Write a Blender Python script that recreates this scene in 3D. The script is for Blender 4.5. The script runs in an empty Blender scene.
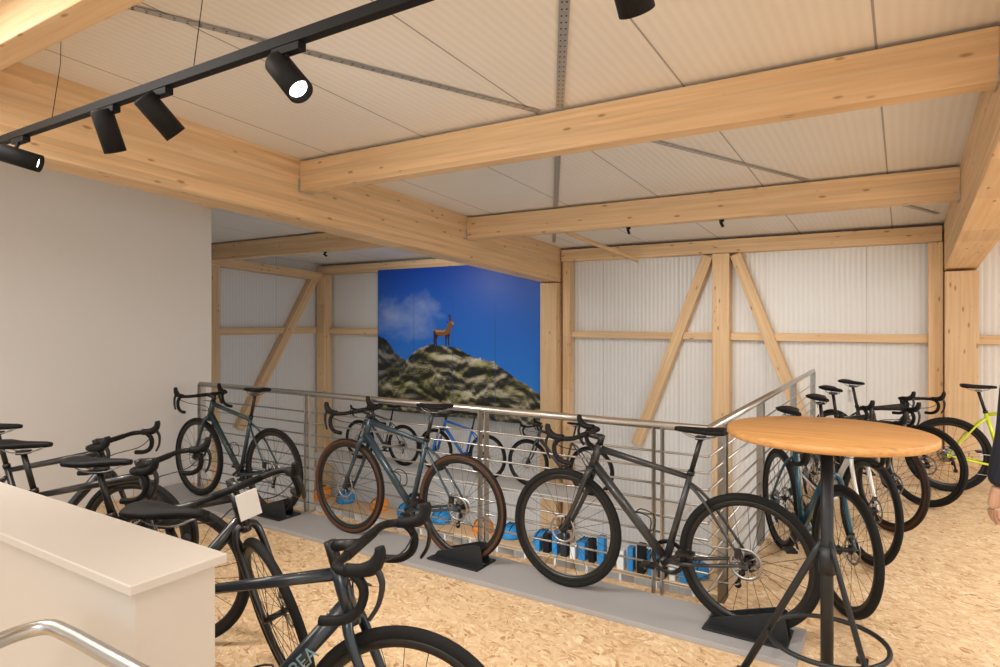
import bpy, bmesh, math, random
from mathutils import Vector, Matrix
random.seed(4)
S=bpy.context.scene
col=S.collection
# ---------------------------------------------------------------- materials
def newmat(name):
    m=bpy.data.materials.new(name); m.use_nodes=True
    nt=m.node_tree; b=nt.nodes['Principled BSDF']
    return m,nt,b
def N(nt,t,**k):
    n=nt.nodes.new(t)
    for a,v in k.items():
        if a in n.inputs: n.inputs[a].default_value=v
        else: setattr(n,a,v)
    return n
def plain(name,c,rough=.5,metal=0,noise=.06,scale=12,coat=0,spec=.5):
    m,nt,b=newmat(name)
    tc=N(nt,'ShaderNodeTexCoord'); nz=N(nt,'ShaderNodeTexNoise'); nz.inputs['Scale'].default_value=scale
    nt.links.new(tc.outputs['Object'],nz.inputs['Vector'])
    mx=N(nt,'ShaderNodeMix',data_type='RGBA')
    mx.inputs[6].default_value=(c[0]*(1-noise),c[1]*(1-noise),c[2]*(1-noise),1)
    mx.inputs[7].default_value=(min(1,c[0]*(1+noise)),min(1,c[1]*(1+noise)),min(1,c[2]*(1+noise)),1)
    nt.links.new(nz.outputs['Fac'],mx.inputs[0]); nt.links.new(mx.outputs[2],b.inputs['Base Color'])
    b.inputs['Roughness'].default_value=rough; b.inputs['Metallic'].default_value=metal
    b.inputs['Coat Weight'].default_value=coat; b.inputs['Specular IOR Level'].default_value=spec
    return m
def wood(name,c1,c2,knot=(.33,.16,.06),ls=1.0):
    m,nt,b=newmat(name); L=nt.links
    tc=N(nt,'ShaderNodeTexCoord'); oi=N(nt,'ShaderNodeObjectInfo')
    add=N(nt,'ShaderNodeVectorMath',operation='ADD'); sc=N(nt,'ShaderNodeVectorMath',operation='SCALE'); sc.inputs['Scale'].default_value=37
    cb=N(nt,'ShaderNodeCombineXYZ'); L.new(oi.outputs['Random'],cb.inputs[0]); L.new(oi.outputs['Random'],cb.inputs[1])
    L.new(cb.outputs[0],sc.inputs[0]); L.new(tc.outputs['Object'],add.inputs[0]); L.new(sc.outputs[0],add.inputs[1])
    mp=N(nt,'ShaderNodeMapping'); mp.inputs['Scale'].default_value=(.6*ls,16*ls,16*ls); L.new(add.outputs[0],mp.inputs[0])
    nz=N(nt,'ShaderNodeTexNoise'); nz.inputs['Scale'].default_value=2.2; nz.inputs['Detail'].default_value=6; L.new(mp.outputs[0],nz.inputs['Vector'])
    r=N(nt,'ShaderNodeValToRGB'); r.color_ramp.elements[0].position=.3; r.color_ramp.elements[1].position=.7
    r.color_ramp.elements[0].color=(*c2,1); r.color_ramp.elements[1].color=(*c1,1); L.new(nz.outputs['Fac'],r.inputs[0])
    mp3=N(nt,'ShaderNodeMapping'); mp3.inputs['Scale'].default_value=(.55,.01,25); L.new(add.outputs[0],mp3.inputs[0])
    v3=N(nt,'ShaderNodeTexVoronoi'); v3.inputs['Scale'].default_value=1; L.new(mp3.outputs[0],v3.inputs['Vector'])
    hs=N(nt,'ShaderNodeHueSaturation'); mr=N(nt,'ShaderNodeMapRange'); mr.inputs[3].default_value=.88; mr.inputs[4].default_value=1.07
    sx=N(nt,'ShaderNodeSeparateColor'); L.new(v3.outputs['Color'],sx.inputs[0]); L.new(sx.outputs[0],mr.inputs[0]); L.new(mr.outputs[0],hs.inputs['Value']); L.new(r.outputs[0],hs.inputs['Color'])
    mp2=N(nt,'ShaderNodeMapping'); mp2.inputs['Scale'].default_value=(2.6,8,8); L.new(add.outputs[0],mp2.inputs[0])
    v=N(nt,'ShaderNodeTexVoronoi'); v.inputs['Scale'].default_value=1.5; L.new(mp2.outputs[0],v.inputs['Vector'])
    kr=N(nt,'ShaderNodeValToRGB'); kr.color_ramp.elements[0].position=.07; kr.color_ramp.elements[0].color=(.8,.8,.8,1); kr.color_ramp.elements[1].position=.15; kr.color_ramp.elements[1].color=(0,0,0,1)
    L.new(v.outputs['Distance'],kr.inputs[0])
    mx=N(nt,'ShaderNodeMix',data_type='RGBA'); mx.inputs[7].default_value=(*knot,1)
    L.new(kr.outputs[0],mx.inputs[0]); L.new(hs.outputs[0],mx.inputs[6]); L.new(mx.outputs[2],b.inputs['Base Color'])
    b.inputs['Roughness'].default_value=.6
    return m
def ribbed(name,c,axis,rib=.05,seam=1.0,off=.0,strength=.4,rough=.45,seamdark=.55,lo=.93):
    m,nt,b=newmat(name); L=nt.links
    tc=N(nt,'ShaderNodeTexCoord'); sp=N(nt,'ShaderNodeSeparateXYZ'); L.new(tc.outputs['Object'],sp.inputs[0])
    o=sp.outputs[axis]
    m1=N(nt,'ShaderNodeMath',operation='MULTIPLY'); m1.inputs[1].default_value=2*math.pi/rib; L.new(o,m1.inputs[0])
    s=N(nt,'ShaderNodeMath',operation='SINE'); L.new(m1.outputs[0],s.inputs[0])
    a=N(nt,'ShaderNodeMath',operation='ADD'); a.inputs[1].default_value=off+100*seam; L.new(o,a.inputs[0])
    fm=N(nt,'ShaderNodeMath',operation='MODULO'); fm.inputs[1].default_value=seam; L.new(a.outputs[0],fm.inputs[0])
    lt=N(nt,'ShaderNodeMath',operation='LESS_THAN'); lt.inputs[1].default_value=.012; L.new(fm.outputs[0],lt.inputs[0])
    mr=N(nt,'ShaderNodeMapRange'); mr.inputs[1].default_value=-1; mr.inputs[3].default_value=lo; mr.inputs[4].default_value=1.0; L.new(s.outputs[0],mr.inputs[0])
    hs=N(nt,'ShaderNodeHueSaturation'); hs.inputs['Color'].default_value=(*c,1); L.new(mr.outputs[0],hs.inputs['Value'])
    mx=N(nt,'ShaderNodeMix',data_type='RGBA'); mx.inputs[7].default_value=(c[0]*seamdark,c[1]*seamdark,c[2]*seamdark,1)
    L.new(lt.outputs[0],mx.inputs[0]); L.new(hs.outputs[0],mx.inputs[6]); L.new(mx.outputs[2],b.inputs['Base Color'])
    bp=N(nt,'ShaderNodeBump'); bp.inputs['Strength'].default_value=strength; bp.inputs['Distance'].default_value=.004
    L.new(s.outputs[0],bp.inputs['Height']); L.new(bp.outputs[0],b.inputs['Normal'])
    b.inputs['Roughness'].default_value=rough
    return m
def osb():
    m,nt,b=newmat('osb_board'); L=nt.links
    tc=N(nt,'ShaderNodeTexCoord')
    prev=None
    nz=N(nt,'ShaderNodeTexNoise'); nz.inputs['Scale'].default_value=16; nz.inputs['Detail'].default_value=3; L.new(tc.outputs['Object'],nz.inputs['Vector'])
    nc=N(nt,'ShaderNodeVectorMath',operation='SUBTRACT'); nc.inputs[1].default_value=(.5,.5,.5); L.new(nz.outputs['Color'],nc.inputs[0])
    sc=N(nt,'ShaderNodeVectorMath',operation='SCALE'); sc.inputs['Scale'].default_value=.06; L.new(nc.outputs[0],sc.inputs[0])
    ad=N(nt,'ShaderNodeVectorMath',operation='ADD'); L.new(tc.outputs['Object'],ad.inputs[0]); L.new(sc.outputs[0],ad.inputs[1])
    for i,(rot,scv) in enumerate([(.0,(15,48,1)),(.7,(16,54,1)),(1.5,(14,52,1)),(2.2,(18,50,1)),(2.8,(16,60,1)),(1.1,(20,70,1)),(.35,(18,76,1))]):
        mp=N(nt,'ShaderNodeMapping')
        rt=N(nt,'ShaderNodeVectorRotate',rotation_type='Z_AXIS'); rt.inputs['Angle'].default_value=rot; L.new(ad.outputs[0],rt.inputs['Vector'])
        mp.inputs['Scale'].default_value=scv; mp.inputs['Location'].default_value=(i*3.1,i*7.7,0); L.new(rt.outputs[0],mp.inputs[0])
        v=N(nt,'ShaderNodeTexVoronoi'); v.inputs['Scale'].default_value=1.0; L.new(mp.outputs[0],v.inputs['Vector'])
        sx=N(nt,'ShaderNodeSeparateColor'); L.new(v.outputs['Color'],sx.inputs[0])
        r=N(nt,'ShaderNodeValToRGB'); e=r.color_ramp.elements
        e[0].position=0; e[0].color=(.44,.24,.11,1); e[1].position=1; e[1].color=(.88,.72,.50,1)
        k=e.new(.10); k.color=(.62,.41,.22,1); k=e.new(.4); k.color=(.72,.52,.31,1); k=e.new(.85); k.color=(.79,.60,.38,1)
        L.new(sx.outputs[0],r.inputs[0])
        if prev is None: prev=r.outputs[0]
        else:
            mx=N(nt,'ShaderNodeMix',data_type='RGBA'); gt=N(nt,'ShaderNodeMath',operation='GREATER_THAN'); gt.inputs[1].default_value=.68
            L.new(sx.outputs[1],gt.inputs[0]); L.new(gt.outputs[0],mx.inputs[0]); L.new(prev,mx.inputs[6]); L.new(r.outputs[0],mx.inputs[7]); prev=mx.outputs[2]
    L.new(prev,b.inputs['Base Color'])
    b.inputs['Roughness'].default_value=.5
    return m
M={}
M['wood']=wood('spruce_glulam',(.86,.62,.37),(.74,.48,.25))
M['tabletop']=wood('oak_top',(.66,.36,.13),(.50,.24,.07),ls=1.6)
M['ceil']=ribbed('ceiling_panel',(.89,.86,.82),0,rib=.055,seam=1.0,off=1.13,strength=.18,lo=.955,seamdark=.42)
M['wallp']=ribbed('wall_panel_metal',(.84,.84,.83),0,rib=.06,seam=1.15,off=.4,strength=.4,rough=.35,seamdark=.75)
M['wallpy']=ribbed('wall_panel_side',(.84,.84,.83),1,rib=.06,seam=1.15,off=.2,strength=.4,rough=.35,seamdark=.75)
M['osb']=osb()
M['white']=plain('white_plaster',(.72,.71,.70),.85,noise=.015,scale=3)
M['cab']=plain('white_laminate',(.54,.50,.45),.4,noise=.01)
M['grey']=plain('grey_board',(.36,.36,.37),.6,noise=.03,scale=5)
M['lowfloor']=plain('lower_floor_screed',(.35,.34,.33),.6,noise=.08)
M['steel']=plain('brushed_steel',(.50,.49,.47),.32,1,noise=.05,scale=60)
M['galv']=plain('galvanised',(.50,.51,.52),.4,.7,noise=.15,scale=40)
M['black']=plain('satin_black',(.007,.007,.008),.38)
M['blackm']=plain('matt_black',(.006,.006,.007),.6,spec=.25)
M['rubber']=plain('tyre_rubber',(.009,.009,.009),.8,spec=.3)
M['tan']=plain('tan_sidewall',(.085,.035,.018),.7,spec=.3)
M['alu']=plain('aluminium',(.40,.40,.41),.35,1)
M['dsteel']=plain('dark_table_steel',(.022,.026,.03),.45,.3)
M['orange']=plain('orange_shell',(.85,.27,.02),.4)
M['blue']=plain('blue_shell',(.02,.25,.60),.4)
M['tag']=plain('paper_tag',(.85,.85,.83),.7,noise=.01)
M['red']=plain('red_paint',(.5,.03,.02),.4)
M['decal']=plain('pale_decal',(.22,.34,.40),.4)
M['glow'],nt,b=newmat('lamp_lens'); b.inputs['Emission Color'].default_value=(1,.95,.88,1); b.inputs['Emission Strength'].default_value=9
def paint(name,c,r=.3,metal=0): return plain(name,c,r,metal,noise=.04,coat=.4)
# ---------------------------------------------------------------- mesh builder
def catmull(pts,k=5,closed=False):
    P=[Vector(p) for p in pts]; n=len(P); out=[]
    rng=range(n if closed else n-1)
    for i in rng:
        if closed: a,b_,c,d=P[(i-1)%n],P[i],P[(i+1)%n],P[(i+2)%n]
        else: a=P[max(i-1,0)];b_=P[i];c=P[i+1];d=P[min(i+2,n-1)]
        for j in range(k):
            t=j/k
            out.append(.5*((2*b_)+(-a+c)*t+(2*a-5*b_+4*c-d)*t*t+(-a+3*b_-3*c+d)*t**3))
    if not closed: out.append(P[-1])
    return out
class MB:
    def __init__(s): s.v=[];s.f=[];s.m=[];s.sm=[];s.mats=[];s.X=Matrix.Identity(4)
    def mi(s,mat):
        if mat not in s.mats: s.mats.append(mat)
        return s.mats.index(mat)
    def addv(s,p): s.v.append(s.X@Vector(p)); return len(s.v)-1
    def face(s,ids,mat,sm=True): s.f.append(ids); s.m.append(s.mi(mat)); s.sm.append(sm)
    def rings(s,rings,mat,caps=True,closed=False,sm=True):
        ids=[[s.addv(p) for p in r] for r in rings]; n=len(ids[0])
        R=len(ids)
        for i in range(R if closed else R-1):
            A=ids[i];B=ids[(i+1)%R]
            for j in range(n): s.face([A[j],A[(j+1)%n],B[(j+1)%n],B[j]],mat,sm)
        if caps and not closed:
            s.face(ids[0][::-1],mat,False); s.face(ids[-1],mat,False)
    def tube(s,pts,r,mat,n=8,closed=False,flat=None,up=None):
        P=[Vector(p) for p in pts]; L=len(P)
        if not isinstance(r,(list,tuple)): r=[r]*L
        elif len(r)!=L:
            r=[r[0]+(r[-1]-r[0])*i/(L-1) for i in range(L)]
        T=[]
        for i in range(L):
            if closed: t=P[(i+1)%L]-P[i-1]
            else: t=P[min(i+1,L-1)]-P[max(i-1,0)]
            T.append(t.normalized())
        u=Vector(up) if up else (Vector((0,0,1)) if abs(T[0].z)<.9 else Vector((1,0,0)))
        rings=[]
        nrm=(u-T[0]*u.dot(T[0])).normalized()
        for i in range(L):
            nrm=(nrm-T[i]*nrm.dot(T[i])).normalized(); bn=T[i].cross(nrm)
            k=flat if flat else 1
            rings.append([P[i]+nrm*math.cos(2*math.pi*j/n)*r[i]+bn*math.sin(2*math.pi*j/n)*r[i]*k for j in range(n)])
        s.rings(rings,mat,closed=closed)
    def lathe(s,prof,c,axis,mat,n=32,closed=False,caps=True):
        ax=Vector(axis).normalized(); u=Vector((0,0,1)) if abs(ax.z)<.9 else Vector((1,0,0))
        u=(u-ax*u.dot(ax)).normalized(); w=ax.cross(u); c=Vector(c)
        rings=[[c+ax*a+(u*math.cos(2*math.pi*j/n)+w*math.sin(2*math.pi*j/n))*r for j in range(n)] for r,a in prof]
        s.rings(rings,mat,closed=closed,caps=caps)
    def box(s,c,size,mat,R=None):
        c=Vector(c);h=Vector(size)/2;ids=[]
        for x in(-1,1):
            for y in(-1,1):
                for z in(-1,1):
                    p=Vector((x*h.x,y*h.y,z*h.z)); p=(R@p if R else p)+c; ids.append(s.addv(p))
        for q in([0,1,3,2],[4,6,7,5],[0,4,5,1],[2,3,7,6],[0,2,6,4],[1,5,7,3]): s.face([ids[i] for i in q],mat,False)
    def poly(s,pts,mat,ext=None):
        a=[s.addv(p) for p in pts]; s.face(a,mat,False)
        if ext:
            e=Vector(ext); b=[s.addv(Vector(p)+e) for p in pts]; s.face(b[::-1],mat,False)
            n=len(a)
            for i in range(n): s.face([a[i],b[i],b[(i+1)%n],a[(i+1)%n]],mat,False)
    def mesh(s,name):
        me=bpy.data.meshes.new(name); me.from_pydata([tuple(p) for p in s.v],[],s.f)
        for m in s.mats: me.materials.append(m)
        me.polygons.foreach_set('material_index',s.m); me.polygons.foreach_set('use_smooth',s.sm)
        bm=bmesh.new(); bm.from_mesh(me); bmesh.ops.recalc_face_normals(bm,faces=bm.faces); bm.to_mesh(me); bm.free()
        me.update(); return me
    def obj(s,name,parent=None,bevel=0):
        o=bpy.data.objects.new(name,s.mesh(name)); col.objects.link(o)
        if parent: o.parent=parent
        if bevel:
            md=o.modifiers.new('bevel','BEVEL'); md.width=bevel; md.segments=2; md.limit_method='ANGLE'
        return o
def boxobj(name,lo,hi,mat,bevel=0):
    b=MB(); lo=Vector(lo);hi=Vector(hi); b.box((lo+hi)/2,hi-lo,mat); return b.obj(name,bevel=bevel)
def beam(name,p0,p1,w,h,mat=None,up=None,bevel=.006):
    mat=mat or M['wood']; p0=Vector(p0);p1=Vector(p1); d=(p1-p0); L=d.length; x=d.normalized()
    u=Vector(up) if up else (Vector((0,0,1)) if abs(x.z)<.95 else Vector((0,1,0)))
    z=(u-x*u.dot(x)).normalized(); y=z.cross(x)
    b=MB(); b.box((0,0,0),(L,w,h),mat); o=b.obj(name,bevel=bevel)
    R=Matrix((x,y,z)).transposed().to_4x4(); R.translation=(p0+p1)/2; o.matrix_world=R
    return o
# ---------------------------------------------------------------- room
def roofz(y): return 2.70+.06*(9-y)
YW=9.0
FE=3.72
boxobj('floor',(-5.94,-2.5,-.3),(4.5,FE,0),M['osb'])
boxobj('floor_landing',(-.86,FE,-.3),(4.5,YW,0),M['osb'])
boxobj('floor_lower',(-10.2,-2.5,-3.3),(4.5,YW+.2,-3.2),M['lowfloor'])
b=MB()
y0,y1=-2.5,9.25
b.poly([(-10.2,y0,roofz(y0)),(4.5,y0,roofz(y0)),(4.5,y1,roofz(y1)),(-10.2,y1,roofz(y1))],M['ceil'],ext=(0,0,.15))
b.obj('ceiling')
boxobj('wall_back',(-10.0,YW,-3.2),(4.5,YW+.1,2.69),M['wallp'])
boxobj('wall_atrium_left',(-10.0,3.4,-3.2),(-9.9,YW,2.98),M['wallpy'])
boxobj('wall_left',(-6.06,-2.5,0),(-5.94,3.92,2.98),M['white'])
boxobj('wall_atrium_near',(-9.9,3.4,-3.2),(-6.06,3.5,2.98),M['white'])
boxobj('wall_atrium_under',(-9.9,3.60,-3.2),(-.86,3.68,-.3),M['white'])
def ybeam(name,x0,x1,bot,top,ya,yb):
    p0=((x0+x1)/2,ya,roofz(ya)-(bot+top)/2); p1=((x0+x1)/2,yb,roofz(yb)-(bot+top)/2)
    return beam(name,p0,p1,x1-x0,bot-top)
ybeam('ceiling_beam',-4.76,-4.48,.53,.0,-2.4,YW-.02)
ybeam('ceiling_beam',.38,.68,.55,.0,-2.4,YW-.02)
for y,h in((1.34,.26),(3.87,.26),(6.40,.26)):
    z=roofz(y)-.02-h/2
    beam('ceiling_purlin',(-4.48,y,z),(.38,y,z),.14,h)
    beam('ceiling_purlin',(-9.9 if y>3.6 else -5.94,y,z),(-4.76,y,z),.14,h)
    beam('ceiling_purlin',(.68,y,z),(4.4,y,z),.14,h)
    for xx in(-4.475,.375):
        boxobj('joist_hanger',(xx-.004 if xx>0 else xx-.003,y-.085,z-h/2-.01),(xx+.003 if xx>0 else xx+.006,y+.085,z-.02),M['galv'])
ztp=2.585
beam('wall_plate',(-4.46,8.90,ztp),(.36,8.90,ztp),.18,.18)
beam('wall_plate',(-9.88,8.90,ztp-.01),(-4.78,8.90,ztp-.01),.18,.16)
beam('wall_plate',(.72,8.90,ztp),(4.4,8.90,ztp),.18,.18)
beam('wall_plate',(-9.80,3.5,roofz(3.5)-.26),(-9.80,8.8,roofz(8.8)-.26),.18,.16)
def post(x,y,w,d,z0,z1,name='wall_post'): return beam(name,(x,y,z0),(x,y,z1),w,d,up=(0,1,0))
post(-4.62,8.84,.28,.30,-3.2,2.17)
post(-4.38,8.90,.12,.16,-3.2,2.49)
post(.53,8.80,.30,.34,0,2.14)
post(.30,8.90,.14,.16,0,2.49)
post(-2.08,8.90,.22,.18,-3.2,2.49)
post(3.0,8.90,.22,.18,0,2.49)
beam('wall_noggin',(-4.32,8.94,1.38),(-2.19,8.94,1.38),.10,.10)
beam('wall_noggin',(-1.97,8.94,1.38),(.23,8.94,1.38),.10,.10)
beam('wall_noggin',(.68,8.94,1.38),(4.4,8.94,1.38),.10,.10)
beam('wall_brace',(-2.26,8.91,2.47),(-3.28,8.91,-.2),.15,.14)
beam('wall_brace',(-1.90,8.91,2.47),(-.97,8.91,0.0),.15,.14)
post(-9.72,8.86,.22,.2,-3.2,2.49)
beam('wall_noggin',(-9.6,8.93,1.38),(-4.78,8.93,1.38),.12,.11)
post(-9.80,6.45,.16,.24,-3.2,2.55)
for a,c in((3.6,6.33),(6.57,8.74)): beam('wall_noggin',(-9.85,a,1.40),(-9.85,c,1.40),.09,.12)
beam('wall_brace',(-9.82,8.68,2.42),(-9.82,7.0,-.3),.14,.16)
beam('roof_batten',(-3.72,7.5,2.74),(-3.22,8.78,2.45),.045,.05)
def strap(xa,ya,xb,yb):
    b=MB(); d=Vector((xb-xa,yb-ya,-.06*(yb-ya))); n=Vector((d.y,-d.x,0)).normalized()*.026
    a=Vector((xa,ya,roofz(ya)-.008))
    b.poly([a-n,a+n,a+d+n,a+d-n],M['galv'],ext=(0,0,-.002))
    k=int(d.length/.06)
    for i in range(1,k):
        for sgn in(-.45,.45):
            c=a+d*(i/k)+n*sgn+Vector((0,0,-.0035)); dd=d.normalized()*.006; nn=n.normalized()*.004
            b.poly([c-dd-nn,c+dd-nn,c+dd+nn,c-dd+nn],M['blackm'])
    b.obj('bracing_strap')
f=lambda Y:-.12+(Y-7.5)*.53
g=lambda Y:-1.44-.53*(Y-2.87)
for (ya,yb) in((1.42,3.79),(3.95,6.32),(6.48,8.3)):
    strap(f(ya),ya,f(yb),yb); strap(g(ya),ya,g(yb) ,yb)
# mural -----------------------------------------------------------------
def mural_mat():
    m,nt,b=newmat('mural_print'); L=nt.links
    tc=N(nt,'ShaderNodeTexCoord'); sp=N(nt,'ShaderNodeSeparateXYZ'); L.new(tc.outputs['UV'],sp.inputs[0])
    u=sp.outputs[0]; v=sp.outputs[1]
    def curve(pts):
        fc=N(nt,'ShaderNodeFloatCurve'); cm=fc.mapping.curves[0]
        cm.points[0].location=pts[0]; cm.points[1].location=pts[-1]
        for p in pts[1:-1]: cm.points.new(*p)
        fc.mapping.update(); L.new(u,fc.inputs['Value']); return fc
    def mask(fc,amp,scale,seed):
        mp=N(nt,'ShaderNodeMapping'); mp.inputs['Location'].default_value=(seed,seed*2,0); L.new(tc.outputs['UV'],mp.inputs[0])
        nz=N(nt,'ShaderNodeTexNoise'); nz.inputs['Scale'].default_value=scale; nz.inputs['Detail'].default_value=9; nz.inputs['Roughness'].default_value=.6; L.new(mp.outputs[0],nz.inputs['Vector'])
        a=N(nt,'ShaderNodeMath',operation='MULTIPLY_ADD'); a.inputs[1].default_value=amp; L.new(nz.outputs['Fac'],a.inputs[0])
        s=N(nt,'ShaderNodeMath',operation='SUBTRACT'); s.inputs[1].default_value=amp*.5; L.new(fc.outputs[0],s.inputs[0]); L.new(s.outputs[0],a.inputs[2])
        gt=N(nt,'ShaderNodeMath',operation='LESS_THAN'); L.new(v,gt.inputs[0]); L.new(a.outputs[0],gt.inputs[1]); return gt
    back=mask(curve([(0,.54),(.06,.50),(.13,.41),(.2,.34),(.3,.26),(1,.1)]),.14,11,3.3)
    front=mask(curve([(0,.20),(.12,.25),(.20,.35),(.29,.45),(.36,.475),(.45,.475),(.56,.44),(.70,.39),(.85,.30),(1,.20)]),.13,9,1.0)
    sk=N(nt,'ShaderNodeValToRGB'); e=sk.color_ramp.elements; e[0].position=.1; e[0].color=(.03,.24,.80,1); e[1].position=1; e[1].color=(.003,.055,.42,1); L.new(v,sk.inputs[0])
    cz=N(nt,'ShaderNodeTexNoise'); cz.inputs['Scale'].default_value=4.2; cz.inputs['Detail'].default_value=9; cz.inputs['Roughness'].default_value=.6; L.new(tc.outputs['UV'],cz.inputs['Vector'])
    mpp=N(nt,'ShaderNodeMapping'); mpp.inputs['Scale'].default_value=(1,1.5,1); L.new(tc.outputs['UV'],mpp.inputs[0])
    du=N(nt,'ShaderNodeVectorMath',operation='DISTANCE'); du.inputs[1].default_value=(.17,.66*1.5,0); L.new(mpp.outputs[0],du.inputs[0])
    mr=N(nt,'ShaderNodeMapRange'); mr.inputs[1].default_value=.02; mr.inputs[2].default_value=.55; mr.inputs[3].default_value=.36; mr.inputs[4].default_value=-.30; L.new(du.outputs['Value'],mr.inputs[0])
    ad=N(nt,'ShaderNodeMath',operation='ADD'); L.new(mr.outputs[0],ad.inputs[0]); L.new(cz.outputs['Fac'],ad.inputs[1])
    cr=N(nt,'ShaderNodeMapRange'); cr.inputs[1].default_value=.55; cr.inputs[2].default_value=.95; cr.inputs[4].default_value=.62; L.new(ad.outputs[0],cr.inputs[0])
    ms=N(nt,'ShaderNodeMix',data_type='RGBA'); ms.inputs[7].default_value=(.42,.52,.74,1); L.new(cr.outputs[0],ms.inputs[0]); L.new(sk.outputs[0],ms.inputs[6])
    def rock(cols,seed):
        mp=N(nt,'ShaderNodeMapping'); mp.inputs['Location'].default_value=(seed,0,0); mp.inputs['Rotation'].default_value=(0,0,.9); mp.inputs['Scale'].default_value=(1,1.35,1); L.new(tc.outputs['UV'],mp.inputs[0])
        def nzn(off,s,d,rough=.56):
            mo_=N(nt,'ShaderNodeMapping'); mo_.inputs['Location'].default_value=off; L.new(mp.outputs[0],mo_.inputs[0])
            n_=N(nt,'ShaderNodeTexNoise'); n_.inputs['Scale'].default_value=s; n_.inputs['Detail'].default_value=d; n_.inputs['Roughness'].default_value=rough; n_.inputs['Distortion'].default_value=.4; L.new(mo_.outputs[0],n_.inputs['Vector']); return n_
        a_=nzn((0,0,0),6,9); b_=nzn((-.030,.022,0),6,9)
        df=N(nt,'ShaderNodeMath',operation='SUBTRACT'); L.new(a_.outputs['Fac'],df.inputs[0]); L.new(b_.outputs['Fac'],df.inputs[1])
        mu=N(nt,'ShaderNodeMath',operation='MULTIPLY_ADD'); mu.inputs[1].default_value=3.0; mu.inputs[2].default_value=.47; L.new(df.outputs[0],mu.inputs[0])
        rr=N(nt,'ShaderNodeValToRGB'); e=rr.color_ramp.elements; e[0].position=.28; e[0].color=(*cols[0],1); e[1].position=.85; e[1].color=(*cols[3],1)
        k=e.new(.44); k.color=(*cols[1],1); k=e.new(.60); k.color=(*cols[2],1); L.new(mu.outputs[0],rr.inputs[0]); 
        g_=nzn((2,5,0),4,6); gr=N(nt,'ShaderNodeMapRange'); gr.inputs[1].default_value=.47; gr.inputs[2].default_value=.60; gr.inputs[4].default_value=.75; L.new(g_.outputs['Fac'],gr.inputs[0])
        gm=N(nt,'ShaderNodeMix',data_type='RGBA',blend_type='MULTIPLY'); gm.inputs[7].default_value=(.50,.58,.22,1); L.new(gr.outputs[0],gm.inputs[0]); L.new(rr.outputs[0],gm.inputs[6]); return gm
    rf=rock([(.018,.018,.018),(.09,.085,.06),(.34,.30,.20),(.72,.66,.54)],0)
    rb=rock([(.008,.010,.014),(.03,.035,.04),(.10,.10,.09),(.24,.23,.20)],5)
    mb=N(nt,'ShaderNodeMix',data_type='RGBA'); L.new(back.outputs[0],mb.inputs[0]); L.new(ms.outputs[2],mb.inputs[6]); L.new(rb.outputs[2],mb.inputs[7])
    mm=N(nt,'ShaderNodeMix',data_type='RGBA'); L.new(front.outputs[0],mm.inputs[0]); L.new(mb.outputs[2],mm.inputs[6]); L.new(rf.outputs[2],mm.inputs[7])
    sm=N(nt,'ShaderNodeMath',operation='MULTIPLY'); sm.inputs[1].default_value=4; L.new(u,sm.inputs[0])
    fr=N(nt,'ShaderNodeMath',operation='FRACT'); L.new(sm.outputs[0],fr.inputs[0])
    lt=N(nt,'ShaderNodeMath',operation='LESS_THAN'); lt.inputs[1].default_value=.010; L.new(fr.outputs[0],lt.inputs[0])
    m3=N(nt,'ShaderNodeMix',data_type='RGBA'); m3.inputs[7].default_value=(.02,.08,.30,1); L.new(lt.outputs[0],m3.inputs[0]); L.new(mm.outputs[2],m3.inputs[6])
    L.new(m3.outputs[2],b.inputs['Base Color']); b.inputs['Roughness'].default_value=.4
    return m
mx0,mx1,mz0,mz1=-8.22,-4.79,-.05,2.52
ym=8.78
b=MB(); mm=mural_mat()
b.face([b.addv((mx0,ym,mz0)),b.addv((mx1,ym,mz0)),b.addv((mx1,ym,mz1)),b.addv((mx0,ym,mz1))],mm,False)
br=plain('chamois_print',(.20,.085,.035),.6); dk=plain('chamois_dark_print',(.03,.015,.01),.6); lt_=plain('chamois_light_print',(.42,.26,.15),.6)
cx,cz,sc=-6.72,1.17,.0215
def ap(pts,mat,o=.002): b.poly([(cx+x*sc,ym-o,cz+z*sc) for x,z in pts],mat)
ap([(-9,9),(-9.6,11),(-8,12.6),(-4,12.4),(1,12.2),(4,13.4),(5.6,16.6),(6.6,19),(8.6,19.8),(11,18.3),(12.2,16.8),(11.6,16),(9.6,16),(8.8,13),(7.6,9.4),(5,7.6),(0,7),(-3,6.8),(-6.5,7.6)],br)
ap([(-9.3,10),(-6.8,9.6),(-6.4,6.4),(-7.7,3.6),(-7.2,-.3),(-8.5,-.3),(-9.2,3.8),(-8.6,6.4)],dk)
ap([(-7.4,8.5),(-4.2,8),(-5.2,5.8),(-6.2,3.5),(-5.4,-.3),(-6.6,-.3),(-7.5,3.5),(-6.6,5.8)],dk,.003)
ap([(4.6,8.5),(7.6,9.4),(6.6,5),(6.8,-.3),(5.6,-.3),(5.3,5)],dk)
ap([(2.4,8),(5,8),(4.1,4),(4.0,-.3),(2.9,-.3),(2.9,4)],dk,.003)
ap([(7.4,19),(7.3,22.5),(6.2,24),(5.0,23.6),(6.4,22.4),(6.6,19)],dk); ap([(8.6,19.3),(8.6,22.6),(7.6,24.3),(6.4,24.2),(7.8,22.4),(7.9,19.3)],dk,.003)
ap([(5.6,18.2),(3.6,19.4),(4.4,17.8),(6.2,17.4)],dk)
ap([(9.2,19.0),(11,18),(12,16.9),(11.4,16.2),(9.8,16.6)],lt_,.004); ap([(-8,12.2),(1,11.6),(3.5,12.6),(2,10.6),(-6,10.2)],lt_,.004)
mo=b.obj('wall_mural')
uv=mo.data.uv_layers.new(name='UVMap')
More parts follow.
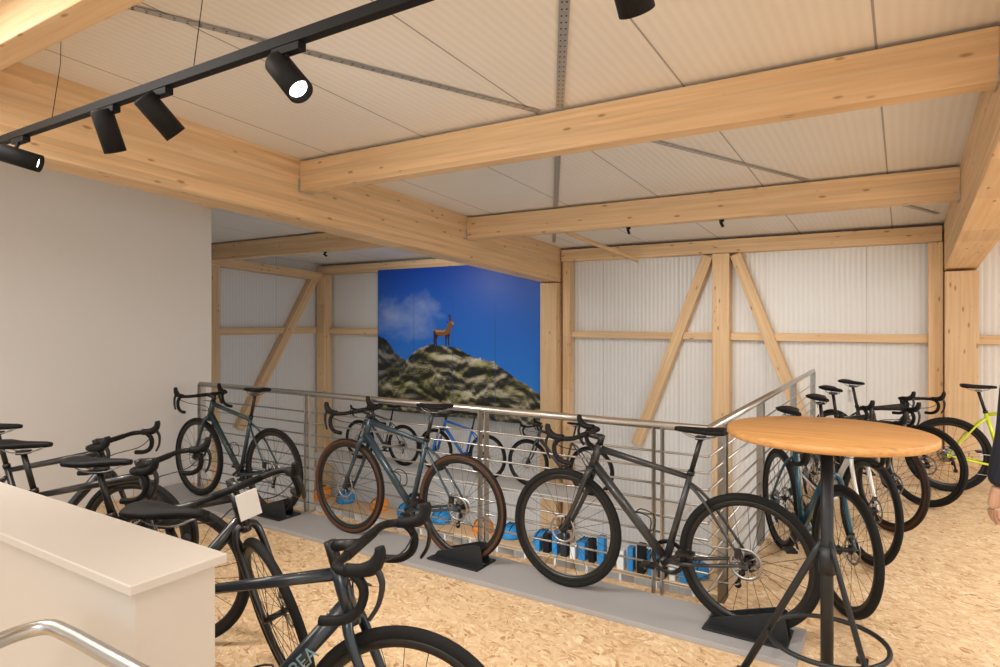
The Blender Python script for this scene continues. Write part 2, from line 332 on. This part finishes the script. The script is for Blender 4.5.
for p in mo.data.polygons:
    for li in p.loop_indices:
        c=mo.data.vertices[mo.data.loops[li].vertex_index].co; uv.data[li].uv=((c.x-mx0)/(mx1-mx0),(c.z-mz0)/(mz1-mz0))
# ---------------------------------------------------------------- railing
b=MB(); RX=-.93; RY=3.66; RE=8.55; RZ=.985; RL=-5.72
b.tube([(RL,RY,RZ),(RX,RY,RZ)],.024,M['steel'],12); b.tube([(RX,RY,RZ),(RX,RE,RZ)],.024,M['steel'],12)
b.lathe([(0,-.024),(.017,-.017),(.024,0),(.017,.017),(0,.024)],(RX,RY,RZ),(0,0,1),M['steel'],12)
for i in range(9):
    z=.08+i*.094
    b.tube([(RL,RY,z),(RX,RY,z),],.007,M['steel'],6); b.tube([(RX,RY,z),(RX,RE,z)],.007,M['steel'],6)
for x in(-5.70,-4.2,-2.45,-1.22):
    for dx in(-.026,.026): b.box((x+dx,RY+.0,.43),(.009,.05,1.10),M['steel'])
    b.box((x,RY+.085,-.1),(.09,.03,.14),M['steel'])
for y in(4.0,5.2,6.9,8.5):
    for dy in(-.026,.026): b.box((RX,y+dy,.43),(.05,.009,1.10),M['steel'])
b.obj('stainless_railing')
boxobj('display_plinth',(-5.9,3.19,.0),(-.42,3.58,.03),M['grey'],bevel=.003)
PZ=.031
# ---------------------------------------------------------------- bikes
def bike_mesh(name,frame,fork=None,tire=None,side=None,steer=0,tw=.019,mtb=False,tag=True,stag=False,ring=None,spoke=None,saddle=None,tagy=-.0825,barz=0):
    b=MB(); fork=fork or frame; tire=tire or M['rubber']; side=side or tire; K=M['black']; KM=M['blackm']; A=M['alu']; SM=saddle or KM
    R=.347; WB=1.02
    ra=(0,0,R); fa=(WB,0,R); BB=Vector((.42,0,.275)); SC=Vector((.285,0,.76))
    HB=Vector((.852,0,.715)); HT=Vector((.805,0,.86))
    def wheel(c,rear):
        cx,_,cz=c; rc=R-tw
        prof=[(rc+tw*math.cos(a),tw*math.sin(a)) for a in [2*math.pi*i/12 for i in range(12)]]
        if side is tire: b.lathe(prof,c,(0,1,0),tire,64,closed=True)
        else:
            outer=[(rc+tw*1.02*math.cos(a),tw*1.02*math.sin(a)) for a in [math.radians(d) for d in(-62,-40,-15,15,40,62)]]
            b.lathe(prof,c,(0,1,0),side,64,closed=True); b.lathe(outer,c,(0,1,0),tire,64,caps=False)
        ri=rc-tw*.55
        b.lathe([(ri,-.012),(ri-.012,-.013),(ri-.030,-.008),(ri-.034,0),(ri-.030,.008),(ri-.012,.013),(ri,.012)],c,(0,1,0),K,64,closed=True)
        b.lathe([(.0,-.055),(.011,-.055),(.012,-.036),(.027,-.034),(.027,-.030),(.015,-.027),(.013,0),(.015,.027),(.027,.030),(.027,.034),(.012,.036),(.011,.055),(0,.055)],c,(0,1,0),K,16,caps=False)
        n=24
        for i in range(n):
            a=2*math.pi*i/n; sgn=1 if i%2 else -1; a2=a+(.42 if (i//2)%2 else -.42)
            p=(cx+.026*math.cos(a2),sgn*.031,cz+.026*math.sin(a2)); q=(cx+(ri-.032)*math.cos(a),0,cz+(ri-.032)*math.sin(a))
            b.tube([p,q],.0013,spoke or K,4)
        b.lathe([(.066,.041),(.080,.041),(.080,.043),(.066,.043)],c,(0,1,0),A,40,closed=True)
        for i in range(6):
            a=i*math.pi/3; b.tube([(cx+.02*math.cos(a),.042,cz+.02*math.sin(a)),(cx+.068*math.cos(a+.35),.042,cz+.068*math.sin(a+.35))],.0028,A,4)
        if rear:
            for i in range(7): b.lathe([(.022,-.020-i*.0045),(.058-i*.0055,-.020-i*.0045),(.058-i*.0055,-.0222-i*.0045),(.022,-.0222-i*.0045)],c,(0,1,0),A,28,closed=True)
    wheel(ra,True)
    b.tube([BB,SC+(SC-BB)*.02],[.019,.016],frame,10)
    b.tube([HT+(HB-HT)*.17,SC+(BB-SC)*.05],[.021,.015],frame,10,flat=.85)
    b.tube([HB+(HT-HB)*.22,BB],[.027,.026],frame,12,flat=.85)
    b.tube([HB,HT],[.026,.022],frame,12)
    b.lathe([(.0,-.045),(.024,-.045),(.026,0),(.024,.045),(0,.045)],BB,(0,1,0),frame,16,caps=False)
    for s in(-1,1):
        b.tube(catmull([BB+Vector((-.02,s*.022,0)),(.32,s*.04,.285),(.18,s*.058,.31),(0,s*.062,R)],3),[.013,.008],frame,8)
        b.tube(catmull([SC+(BB-SC)*.12+Vector((-.01,s*.01,0)),(.20,s*.042,.62),(0,s*.062,R)],3),[.010,.007],frame,8)
        b.box((0,s*.062,R),(.03,.008,.035),frame)
    b.box((.035,.06,R+.055),(.03,.02,.045),K)
    ax=(SC-BB).normalized(); top=SC+ax*.19
    b.tube([SC,top],.0135,K,10); b.tube([SC-ax*.01,SC+ax*.012],.020,K,10)
    sz=top.z+.055; sx=top.x
    sec=[(-.135,.052,.030,.004),(-.125,.068,.036,.006),(-.09,.074,.040,.006),(-.04,.062,.036,.0),(.01,.038,.030,-.002),(.06,.024,.026,-.003),(.11,.020,.022,-.004),(.135,.013,.014,-.008)]
    rings=[]
    for x,w,h,dz in sec:
        rg=[]
        for j in range(14):
            a=2*math.pi*j/14; cy=math.cos(a)*w; zz=math.sin(a); zz=(.010*zz if zz>0 else h*zz*(abs(math.cos(a))**.3 if w>.05 else 1)*.9)
            rg.append((sx+x,cy,sz+dz+zz-.1*abs(cy)))
        rings.append(rg)
    b.rings(rings,SM)
    for s in(-1,1): b.tube(catmull([(sx-.10,s*.025,sz-.02),(sx-.05,s*.022,sz-.045),(sx+.04,s*.022,sz-.045),(sx+.10,s*.01,sz-.02)],3),.0035,A,6)
    b.box(top+Vector((0,0,.008)),(.045,.05,.018),K)
    b.lathe([(.072,-.050),(.094,-.050),(.096,-.048),(.094,-.046),(.072,-.046)],BB,(0,1,0),K,40,closed=True)
    for i in range(4):
        a=.4+i*math.pi/2; b.tube([BB+Vector((0,-.052,0)),BB+Vector((.078*math.cos(a),-.049,.078*math.sin(a)))],[.012,.006],K,6)
    ca=math.radians(-35)
    cd=Vector((math.cos(ca),0,math.sin(ca)))
    b.tube([BB+Vector((0,-.07,0)),BB+cd*.172+Vector((0,-.075,0))],[.014,.010],K,8,flat=.6)
    b.tube([BB+Vector((0,.07,0)),BB-cd*.172+Vector((0,.075,0))],[.014,.010],K,8,flat=.6)
    b.tube([BB+Vector((0,-.075,0)),BB+Vector((0,.075,0))],.012,A,10)
    for s,c in((-1,BB+cd*.172),(1,BB-cd*.172)):
        b.box(c+Vector((0,s*.125,0)),(.085,.065,.016),K); b.tube([c+Vector((0,s*.07,0)),c+Vector((0,s*.12,0))],.006,A,6)
    b.tube([BB+Vector((0,-.048,.095)),(0,-.036,R+.04)],.0035,M['galv'],5)
    b.tube([BB+Vector((0,-.048,-.095)),(.06,-.036,R-.14),(.045,-.036,R-.13)],.0035,M['galv'],5)
    b.tube([(.012,-.05,R-.01),(.04,-.05,R-.06),(.055,-.045,R-.14)],[.012,.009],K,6)
    b.lathe([(.0,-.004),(.018,-.004),(.018,.004),(0,.004)],(.055,-.04,R-.14),(0,1,0),K,12,caps=False)
    b.lathe([(.0,-.004),(.018,-.004),(.018,.004),(0,.004)],(.035,-.04,R-.075),(0,1,0),K,12,caps=False)
    dt=(HB-BB).normalized(); nn=Vector((-dt.z,0,dt.x))
    p=BB+dt*.16+nn*.03
    for s in(-1,1): b.tube(catmull([p,p+nn*.02+Vector((0,s*.036,0)),p+dt*.05+nn*.07+Vector((0,s*.03,0)),p+dt*.12+nn*.03+Vector((0,s*.034,0)),p+dt*.12],3),.0035,K,5)
    if stag:
        b.tube([(sx-.05,0,sz-.045),(sx-.06,0,sz-.09)],.0015,KM,4)
        b.poly([(sx-.10,.03,sz-.09),(sx-.02,.0,sz-.09),(sx-.02,.0,sz-.21),(sx-.10,.03,sz-.21)],M['tag'],ext=(0,.002,0))
    axd=(HT-HB).normalized()
    b.X=Matrix.Translation(HB)@Matrix.Rotation(steer,4,axd)@Matrix.Translation(-HB)
    wheel(fa,False)
    for s in(-1,1):
        if mtb:
            b.tube([(HB.x+.02,s*.065,HB.z-.0),(.955+.02,s*.065,.50)],.017,A,10); b.tube([(.945+.01,s*.065,.55),(WB,s*.065,R-.01)],.023,fork,10)
        else:
            b.tube(catmull([HB+Vector((0,s*.012,.0)),HB+Vector((.012,s*.048,-.03)),(.93,s*.056,.52),(WB,s*.056,R)],4),[.020,.010],fork,10)
    if mtb: b.box(HB+Vector((.0,0,-.01)),(.05,.16,.035),K)
    else: b.tube([HB+axd*.005,HB-axd*.03],[.026,.022],fork,10)
    if ring: b.tube([Vector((.93,-.056,.52))+Vector((-.012,0,.035)),Vector((.93,-.056,.52))+Vector((-.004,0,.010))],.0185,ring,10)
    b.box((WB-.04,.056,R+.06),(.03,.02,.05),K)
    b.tube([HT,HT+axd*(.055+barz)],.019,K,10)
    ST=HT+axd*(.04+barz); C=ST+Vector((.095,0,.012)); b.tube([ST,C],[.019,.016],K,10)
    cx,cz=C.x,C.z
    if mtb:
        b.tube(catmull([(cx-.04,-.35,cz+.03),(cx-.02,-.2,cz+.02),(cx,-.05,cz),(cx,.05,cz),(cx-.02,.2,cz+.02),(cx-.04,.35,cz+.03)],4),.012,K,8)
        for s in(-1,1): b.tube([(cx-.04,s*.24,cz+.028),(cx-.045,s*.36,cz+.03)],.017,KM,8); b.tube([(cx-.02,s*.22,cz+.02),(cx+.03,s*.26,cz),(cx+.03,s*.33,cz-.01)],.006,K,6)
    else:
        b.tube([(cx,-.1,cz),(cx,.1,cz)],.0155,KM,10)
        for s in(-1,1):
            b.tube(catmull([(cx,s*.09,cz),(cx,s*.165,cz),(cx+.025,s*.20,cz),(cx+.065,s*.208,cz-.003),(cx+.098,s*.212,cz-.04),(cx+.088,s*.217,cz-.092),(cx+.045,s*.222,cz-.122),(cx-.02,s*.226,cz-.128)],4),.0135,KM,8)
            b.tube(catmull([(cx+.045,s*.205,cz+.003),(cx+.09,s*.207,cz+.006),(cx+.125,s*.208,cz+.02),(cx+.142,s*.208,cz+.052),(cx+.140,s*.208,cz+.072)],3),[.019,.019,.019,.019,.020,.021,.021,.020,.018,.017,.016,.015,.013][:13],KM,8)
            b.tube(catmull([(cx+.128,s*.208,cz+.022),(cx+.150,s*.212,cz-.02),(cx+.142,s*.218,cz-.075),(cx+.118,s*.224,cz-.115)],3),[.009,.006],K,6,flat=1.4)
            b.tube(catmull([(cx+.10,s*.2,cz-.03),(cx+.08,s*.12,cz-.07),(HT.x+.05,s*.03,cz-.10),(HT.x+.05,s*.015,HB.z+.03)],4),.003,K,5)
        if tag:
            b.tube([(cx+.005,tagy,cz),(cx+.03,tagy,cz-.03)],.0015,KM,4)
            b.poly([(cx+.03,tagy-.045,cz-.02),(cx+.03,tagy+.045,cz-.02),(cx+.03,tagy+.045,cz-.14),(cx+.03,tagy-.045,cz-.14)],M['tag'],ext=(.002,0,0))
    b.X=Matrix.Identity(4)
    return b.mesh(name)
WB=1.02
def place(name,me,front=None,rear=None,d=(1,0),z=0,lean=0):
    d=Vector((d[0],d[1])).normalized()
    if rear is None: rear=Vector(front)-d*WB
    o=bpy.data.objects.new(name,me); col.objects.link(o)
    o.location=(rear[0],rear[1],z); o.rotation_euler=(lean,0,math.atan2(d.y,d.x)); return o
def stand(rear,d,z=0):
    b=MB(); d=Vector((d[0],d[1])).normalized()
    for s in(-1,1):
        b.poly([(-.20,s*.036,.0),(.20,s*.036,.0),(.16,s*.036,.045),(-.12,s*.036,.135),(-.18,s*.036,.135)],M['dsteel'],ext=(0,s*.006,0))
        b.box((0,s*.075,.006),(.40,.07,.012),M['dsteel'])
    for x in(-.19,.19): b.box((x,0,.004),(.02,.16,.008),M['dsteel'])
    o=b.obj('bike_stand',bevel=.002); o.location=(rear[0],rear[1],z-.001); o.rotation_euler=(0,0,math.atan2(d.y,d.x))
pn=paint
YB=3.40
me=bike_mesh('bike_teal_dark',pn('p1',(.012,.035,.042),.35),tag=False)
place('road_bicycle',me,front=(-5.34,YB),d=(-1,0),z=PZ); stand((-5.34+WB,YB),(-1,0),PZ)
me=bike_mesh('bike_blue',pn('p2',(.028,.055,.078),.35,.3),side=M['tan'],tag=False)
place('gravel_bicycle',me,front=(-3.47,YB),d=(-1,0),z=PZ); stand((-3.47+WB,YB),(-1,0),PZ)
me=bike_mesh('bike_grey',pn('p3',(.04,.042,.045),.38,.4),tw=.021,tag=False)
place('gravel_bicycle',me,front=(-1.69,YB),d=(-1,0),z=PZ); stand((-1.69+WB,YB),(-1,0),PZ)
D=(.93,.37)
me=bike_mesh('bike_navy',pn('p4',(.010,.020,.032)),ring=M['red'],tag=False,steer=0,barz=.02)
oa=place('road_bicycle',me,front=(-1.25,1.45),d=D)
tc=bpy.data.curves.new('frame_lettering','FONT'); tc.body='ORBEA'; tc.size=.062; tc.extrude=.0006; tc.align_x='CENTER'; tc.align_y='CENTER'
to=bpy.data.objects.new('frame_lettering',tc); col.objects.link(to); to.parent=oa; tc.materials.append(M['decal'])
ang=math.atan2(.715-.275,.852-.42)
to.location=(.68,-.0255,.54); to.rotation_euler=(math.radians(90),-ang,0)
me=bike_mesh('bike_black2',pn('p5',(.010,.010,.012)),steer=-.95,tagy=.02)
D2=(.83,.55)
place('road_bicycle',me,front=(-2.27,1.84),d=D2)
me=bike_mesh('bike_black3',pn('p6',(.012,.012,.014)),steer=-.15,tag=False)
place('road_bicycle',me,front=(-3.0,1.84),d=D2)
place('road_bicycle',me,front=(-3.75,2.0),d=D2)
DR=(.45,-.89)
me=bike_mesh('bike_tealr',pn('p7',(.014,.075,.11),.3,.2),tw=.0208,steer=.1,tag=False,stag=True)
place('road_bicycle',me,front=(-.28,3.95),d=DR)
me=bike_mesh('bike_whitefork',pn('p8',(.70,.70,.68)),steer=.1,stag=True,tag=False)
place('road_bicycle',me,front=(-.20,4.85),d=DR)
me=bike_mesh('bike_tan',pn('p9',(.02,.02,.02)),side=M['tan'],tw=.0208,steer=.2,tag=False)
place('gravel_bicycle',me,front=(-.10,5.7),d=(.55,-.83))
me=bike_mesh('bike_black4',pn('p10',(.012,.012,.014)),steer=.2,tag=False,stag=True)
place('road_bicycle',me,front=(.14,6.6),d=(.72,-.69))
me=bike_mesh('bike_yellow',pn('p11',(.62,.72,.02)),mtb=True,tw=.028,tag=False)
place('mountain_bicycle',me,rear=(.34,7.28),d=(.93,.10))
boxobj('display_shelf_upper',(-9.3,8.0,-.93),(-2.4,8.6,-.87),M['white'])
me=bike_mesh('bike_bluebright',pn('p12',(.01,.16,.6)),tag=False,mtb=True)
place('mountain_bicycle',me,front=(-6.5,8.3),d=(-1,0),z=-.87)
me2=bike_mesh('bike_greyshelf',pn('p13',(.06,.06,.065)),tag=False)
place('road_bicycle',me2,front=(-8.2,8.3),d=(-1,0),z=-.87)
place('road_bicycle',me2,front=(-4.75,8.3),d=(-1,0),z=-.87)
b=MB(); b.box((-5.2,8.0,-1.62),(8.2,.5,.05),M['wood'])
for i in range(18): b.box((-9.2+i*.47,8.0,-2.42),(.03,.45,1.55),M['white'])
b.obj('helmet_shelf')
b=MB()
orange=(0,2,5,11)
for i,x in enumerate([-8.9,-8.3,-7.5,-6.9,-6.2,-5.4,-4.9,-4.35,-3.7,-2.8,-2.2,-1.5]):
    mt=M['orange'] if i in orange else M['blue']
    c=Vector((x,8.06,-1.595)); 
    prof=[(.155,0),(.165,.03),(.155,.10),(.125,.155),(.07,.19),(.0,.20)]
    b.lathe(prof,c,(0,0,1),mt,20)
    for k in(-1,0,1): b.tube(catmull([c+Vector((k*.06-.02,-.15,.09)),c+Vector((k*.05,-.08,.175)),c+Vector((k*.04,.05,.2))],3),.010,M['blackm'],6)
b.obj('helmet_row')
b=MB()
for i in range(16):
    x=-4.3+i*.135; h=.18+.06*(i%4)
    b.box((x,7.815,-1.595+h/2),(.07+.02*(i%2),.11,h),[M['blue'],M['blackm'],M['blue'],M['dsteel'],M['tag']][i%5])
b.obj('accessory_boxes')
# ---------------------------------------------------------------- parapet + handrail
boxobj('parapet_wall',(-3.6,.725,0),(-1.365,.91,1.03),M['cab'])
boxobj('parapet_cap',(-3.62,.705,1.03),(-1.345,.93,1.052),M['cab'],bevel=.003)
b=MB()
for z in(.93,.79):
    b.tube(catmull([(-1.50,.20,z),(-1.56,.45,z),(-1.60,.58,z),(-1.585,.650,z),(-1.51,.662,z),(-1.35,.662,z),(-1.10,.662,z)],4),.016 if z>.9 else .010,M['steel'],12)
b.tube([(-1.56,.45,.92),(-1.56,.45,0)],.014,M['steel'],10)
b.tube([(-1.15,.662,.92),(-1.15,.662,0)],.014,M['steel'],10)
b.obj('stair_handrail')
# ---------------------------------------------------------------- bar table
b=MB(); tx,ty,th=-.285,3.11,1.122; r=.41
b.lathe([(0,-.034),(r-.012,-.034),(r,-.026),(r,-.006),(r-.006,0),(0,0)],(tx,ty,th),(0,0,1),M['tabletop'],64,caps=False)
b.lathe([(0,-.05),(.16,-.05),(.16,-.034),(0,-.034)],(tx,ty,th),(0,0,1),M['dsteel'],24,caps=False)
b.tube([(tx,ty,th-.045),(tx,ty,.10)],.026,M['dsteel'],16)
b.tube([(tx,ty,.62),(tx,ty,.50)],.034,M['dsteel'],16)
for a in(190,310,70):
    a=math.radians(a); c,s=math.cos(a),math.sin(a)
    pts=[(tx+c*.02,ty+s*.02,.64),(tx+c*.05,ty+s*.05,.58),(tx+c*.34,ty+s*.34,.012)]
    b.tube(pts,.016,M['dsteel'],8,flat=.55)
    b.box((tx+c*.345,ty+s*.345,.006),(.05,.05,.012),M['dsteel'])
ring=[(tx+.235*math.cos(t*math.pi/18),ty+.235*math.sin(t*math.pi/18),.21) for t in range(36)]
b.tube(ring,.011,M['dsteel'],8,closed=True)
b.obj('bar_table')
# ---------------------------------------------------------------- track lights
b=MB(); TY,TZ=1.38,2.50
b.box((-1.3,TY,TZ),(6.2,.036,.034),M['blackm'])
b.obj('light_track')
b=MB()
for x in(-4.2,-3.3,-2.2,-.8,.8): b.tube([(x,TY,TZ+.017),(x,1.415,2.78),(x,1.425,3.14)],.0018,M['blackm'],5)
b.obj('track_suspension_wires')
def spot(x,aim,y=TY,zc=2.385,s=1.0,base=TZ-.019,energy=60,name='track_spotlight',light=True):
    p=Vector((x,y,zc)); d=(Vector(aim)-p).normalized()
    b=MB(); L=.085*s; rr=.043*s
    b.lathe([(0,-L),(rr*.9,-L),(rr,-L+.008),(rr,L),(rr*.86,L),(rr*.80,L-.02),(0,L-.02)],p,d,M['blackm'],24,caps=False)
    b.lathe([(0,L-.018),(rr*.72,L-.018)],p,d,M['glow'],24,caps=False)
    b.tube([p-d*L*.4,(x,y,base)],.009*s,M['blackm'],8); b.box((x,y,base-.012),(.13*s,.032*s,.024),M['blackm'])
    b.obj(name)
    if light:
        lt=bpy.data.lights.new('spot_lamp','SPOT'); lt.energy=energy; lt.spot_size=math.radians(110); lt.spot_blend=1; lt.color=(1,.94,.86); lt.shadow_soft_size=.05
        lo=bpy.data.objects.new('spot_lamp',lt); col.objects.link(lo); lo.location=p+d*(L+.02); lo.rotation_euler=d.to_track_quat('-Z','Y').to_euler()
spot(-1.68,(-.75,1.35,1.45)); spot(-2.42,(-2.0,3.3,.4)); spot(-2.80,(-2.75,2.2,.0)); spot(-3.62,(-2.4,2.9,1.85)); spot(-.53,(-.5,3.2,.3)); spot(.7,(1.6,5.5,0))
for x,y,aim in((-2.45,6.40,(-2.5,9,.2)),(-1.5,6.40,(-.8,9,.2)),(-7.0,6.40,(-6.8,9,1.0)),(-5.5,6.40,(-6.2,9,1.0))):
    zb=roofz(y)-.281
    spot(x,aim,y=y,zc=zb-.045,s=.34,base=zb,energy=55,name='small_spotlight')
# ---------------------------------------------------------------- person at right edge
def skin(name,verts,edges,rad,mat,parent,root=0,sub=2):
    me=bpy.data.meshes.new(name); me.from_pydata(verts,edges,[]); o=bpy.data.objects.new(name,me); col.objects.link(o); o.parent=parent
    sm=o.modifiers.new('skin','SKIN')
    for i,v in enumerate(me.skin_vertices[0].data):
        rr=rad[i]; v.radius=(rr,rr) if not isinstance(rr,tuple) else rr; v.use_root=(i==root)
    ss=o.modifiers.new('sub','SUBSURF'); ss.levels=sub; ss.render_levels=sub
    me.materials.append(mat); return o
P=bpy.data.objects.new('standing_person',None); col.objects.link(P)
coat=plain('navy_coat',(.012,.016,.03),.8); trou=plain('dark_trousers',(.03,.03,.035),.8); skn=plain('skin_tone',(.55,.33,.23),.5); hair=plain('brown_hair',(.06,.035,.02),.6)
skin('coat',[(0,0,.80),(0,0,1.05),(0,0,1.25),(0,0,1.40),(0,0,1.48),
    (0,.13,1.40),(0,.20,1.38),(-.03,.25,1.12),(.05,.26,.86),
    (0,-.13,1.40),(0,-.20,1.38),(-.03,-.25,1.12),(.05,-.26,.86)],
    [(0,1),(1,2),(2,3),(3,4),(3,5),(5,6),(6,7),(7,8),(3,9),(9,10),(10,11),(11,12)],
    [(.18,.14),(.165,.13),(.18,.13),(.14,.11),.065,.09,.078,.066,.052,.09,.078,.066,.052],coat,P)
skin('trousers',[(0,0,.92),(0,.09,.86),(.01,.10,.48),(-.01,.10,.09),(0,-.09,.86),(.01,-.10,.48),(-.01,-.10,.09)],[(0,1),(1,2),(2,3),(0,4),(4,5),(5,6)],[.12,.095,.065,.05,.095,.065,.05],trou,P)
for s in(-1,1):
    skin('shoe',[(-.05,s*.10,.045),(.06,s*.105,.04),(.15,s*.11,.035)],[(0,1),(1,2)],[.042,.042,.034],M['blackm'],P)
    skin('palm',[(.05,s*.26,.87),(.065,s*.26,.80),(.075,s*.258,.755)],[(0,1),(1,2)],[.026,(.034,.019),(.034,.016)],skn,P)
    for k,(dx,L) in enumerate(((.03,.064),(.010,.074),(-.010,.069),(-.028,.052))):
        skin('finger',[(.075+dx,s*.258,.755),(.083+dx,s*.252,.755-L*.5),(.075+dx,s*.238,.755-L)],[(0,1),(1,2)],[.009,.0085,.007],skn,P)
    skin('thumb',[(.08,s*.255,.81),(.112,s*.243,.778),(.117,s*.235,.748)],[(0,1),(1,2)],[.011,.010,.008],skn,P)
b=MB(); c=Vector((.02,0,1.66))
secs=[(-.12,.045,.05,.0),(-.10,.06,.065,.0),(-.06,.07,.085,0),(0,.078,.098,-.005),(.05,.076,.10,-.01),(.09,.06,.08,-.012),(.115,.03,.04,-.012)]
b.rings([[c+Vector((math.cos(2*math.pi*j/20)*ry+dx,math.sin(2*math.pi*j/20)*rx,dz)) for j in range(20)] for dz,rx,ry,dx in secs],skn)
b.tube([(0,0,1.44),(.005,0,1.58)],.055,skn,14)
b.tube([c+Vector((.09,0,.02)),c+Vector((.118,0,-.025)),c+Vector((.095,0,-.035))],[.010,.014,.008],skn,8)
b.tube([c+Vector((.085,-.022,-.065)),c+Vector((.092,0,-.065)),c+Vector((.085,.022,-.065))],.006,M['red'],6)
for s in(-1,1):
    b.lathe([(0,-.008),(.010,-.004),(.010,.004),(0,.008)],c+Vector((.086,s*.03,.0)),(1,0,0),M['blackm'],10,caps=False)
    b.tube(catmull([c+Vector((-.01,s*.078,.02)),c+Vector((-.02,s*.088,.0)),c+Vector((-.005,s*.08,-.035))],3),.010,skn,8)
b.rings([[c+Vector((math.cos(2*math.pi*j/20)*ry-.022,math.sin(2*math.pi*j/20)*rx,dz)) for j in range(20)] for dz,rx,ry in [(-.06,.07,.07),(0,.087,.085),(.06,.086,.095),(.10,.066,.082),(.128,.02,.03)]],hair)
b.obj('head',parent=P)
P.location=(.60,3.66,0); P.rotation_euler=(0,0,math.radians(120))
# ---------------------------------------------------------------- lights
def area(loc,size,e,rot=(0,0,0),c=(1,.965,.92)):  # added fill lamp without a fixture, only brightens the room
    l=bpy.data.lights.new('fill_light','AREA'); l.energy=e; l.size=size; l.color=c; l.shape='SQUARE'
    o=bpy.data.objects.new('fill_light',l); col.objects.link(o); o.location=loc; o.rotation_euler=rot
area((.2,-1.4,3.1),2.2,90)
area((-3.5,.2,3.05),1.6,50)
area((2.6,4.5,2.6),2.0,125)
area((-5,5.2,-.5),2.5,110)  # added fill hanging free in the atrium opening, brightens the lower level
w=bpy.data.worlds.new('world'); S.world=w; w.use_nodes=True
w.node_tree.nodes['Background'].inputs[0].default_value=(1,.975,.94,1); w.node_tree.nodes['Background'].inputs[1].default_value=1.15
# ---------------------------------------------------------------- camera
cd=bpy.data.cameras.new('camera'); cam=bpy.data.objects.new('camera',cd); col.objects.link(cam)
cam.location=(0,0,1.6); cam.rotation_euler=(math.radians(90),0,math.radians(32.3)); cd.lens=23.04; cd.sensor_width=36; cd.shift_y=-.0135; cd.clip_start=.05
S.camera=cam
S.view_settings.view_transform='Standard'; S.view_settings.exposure=.13
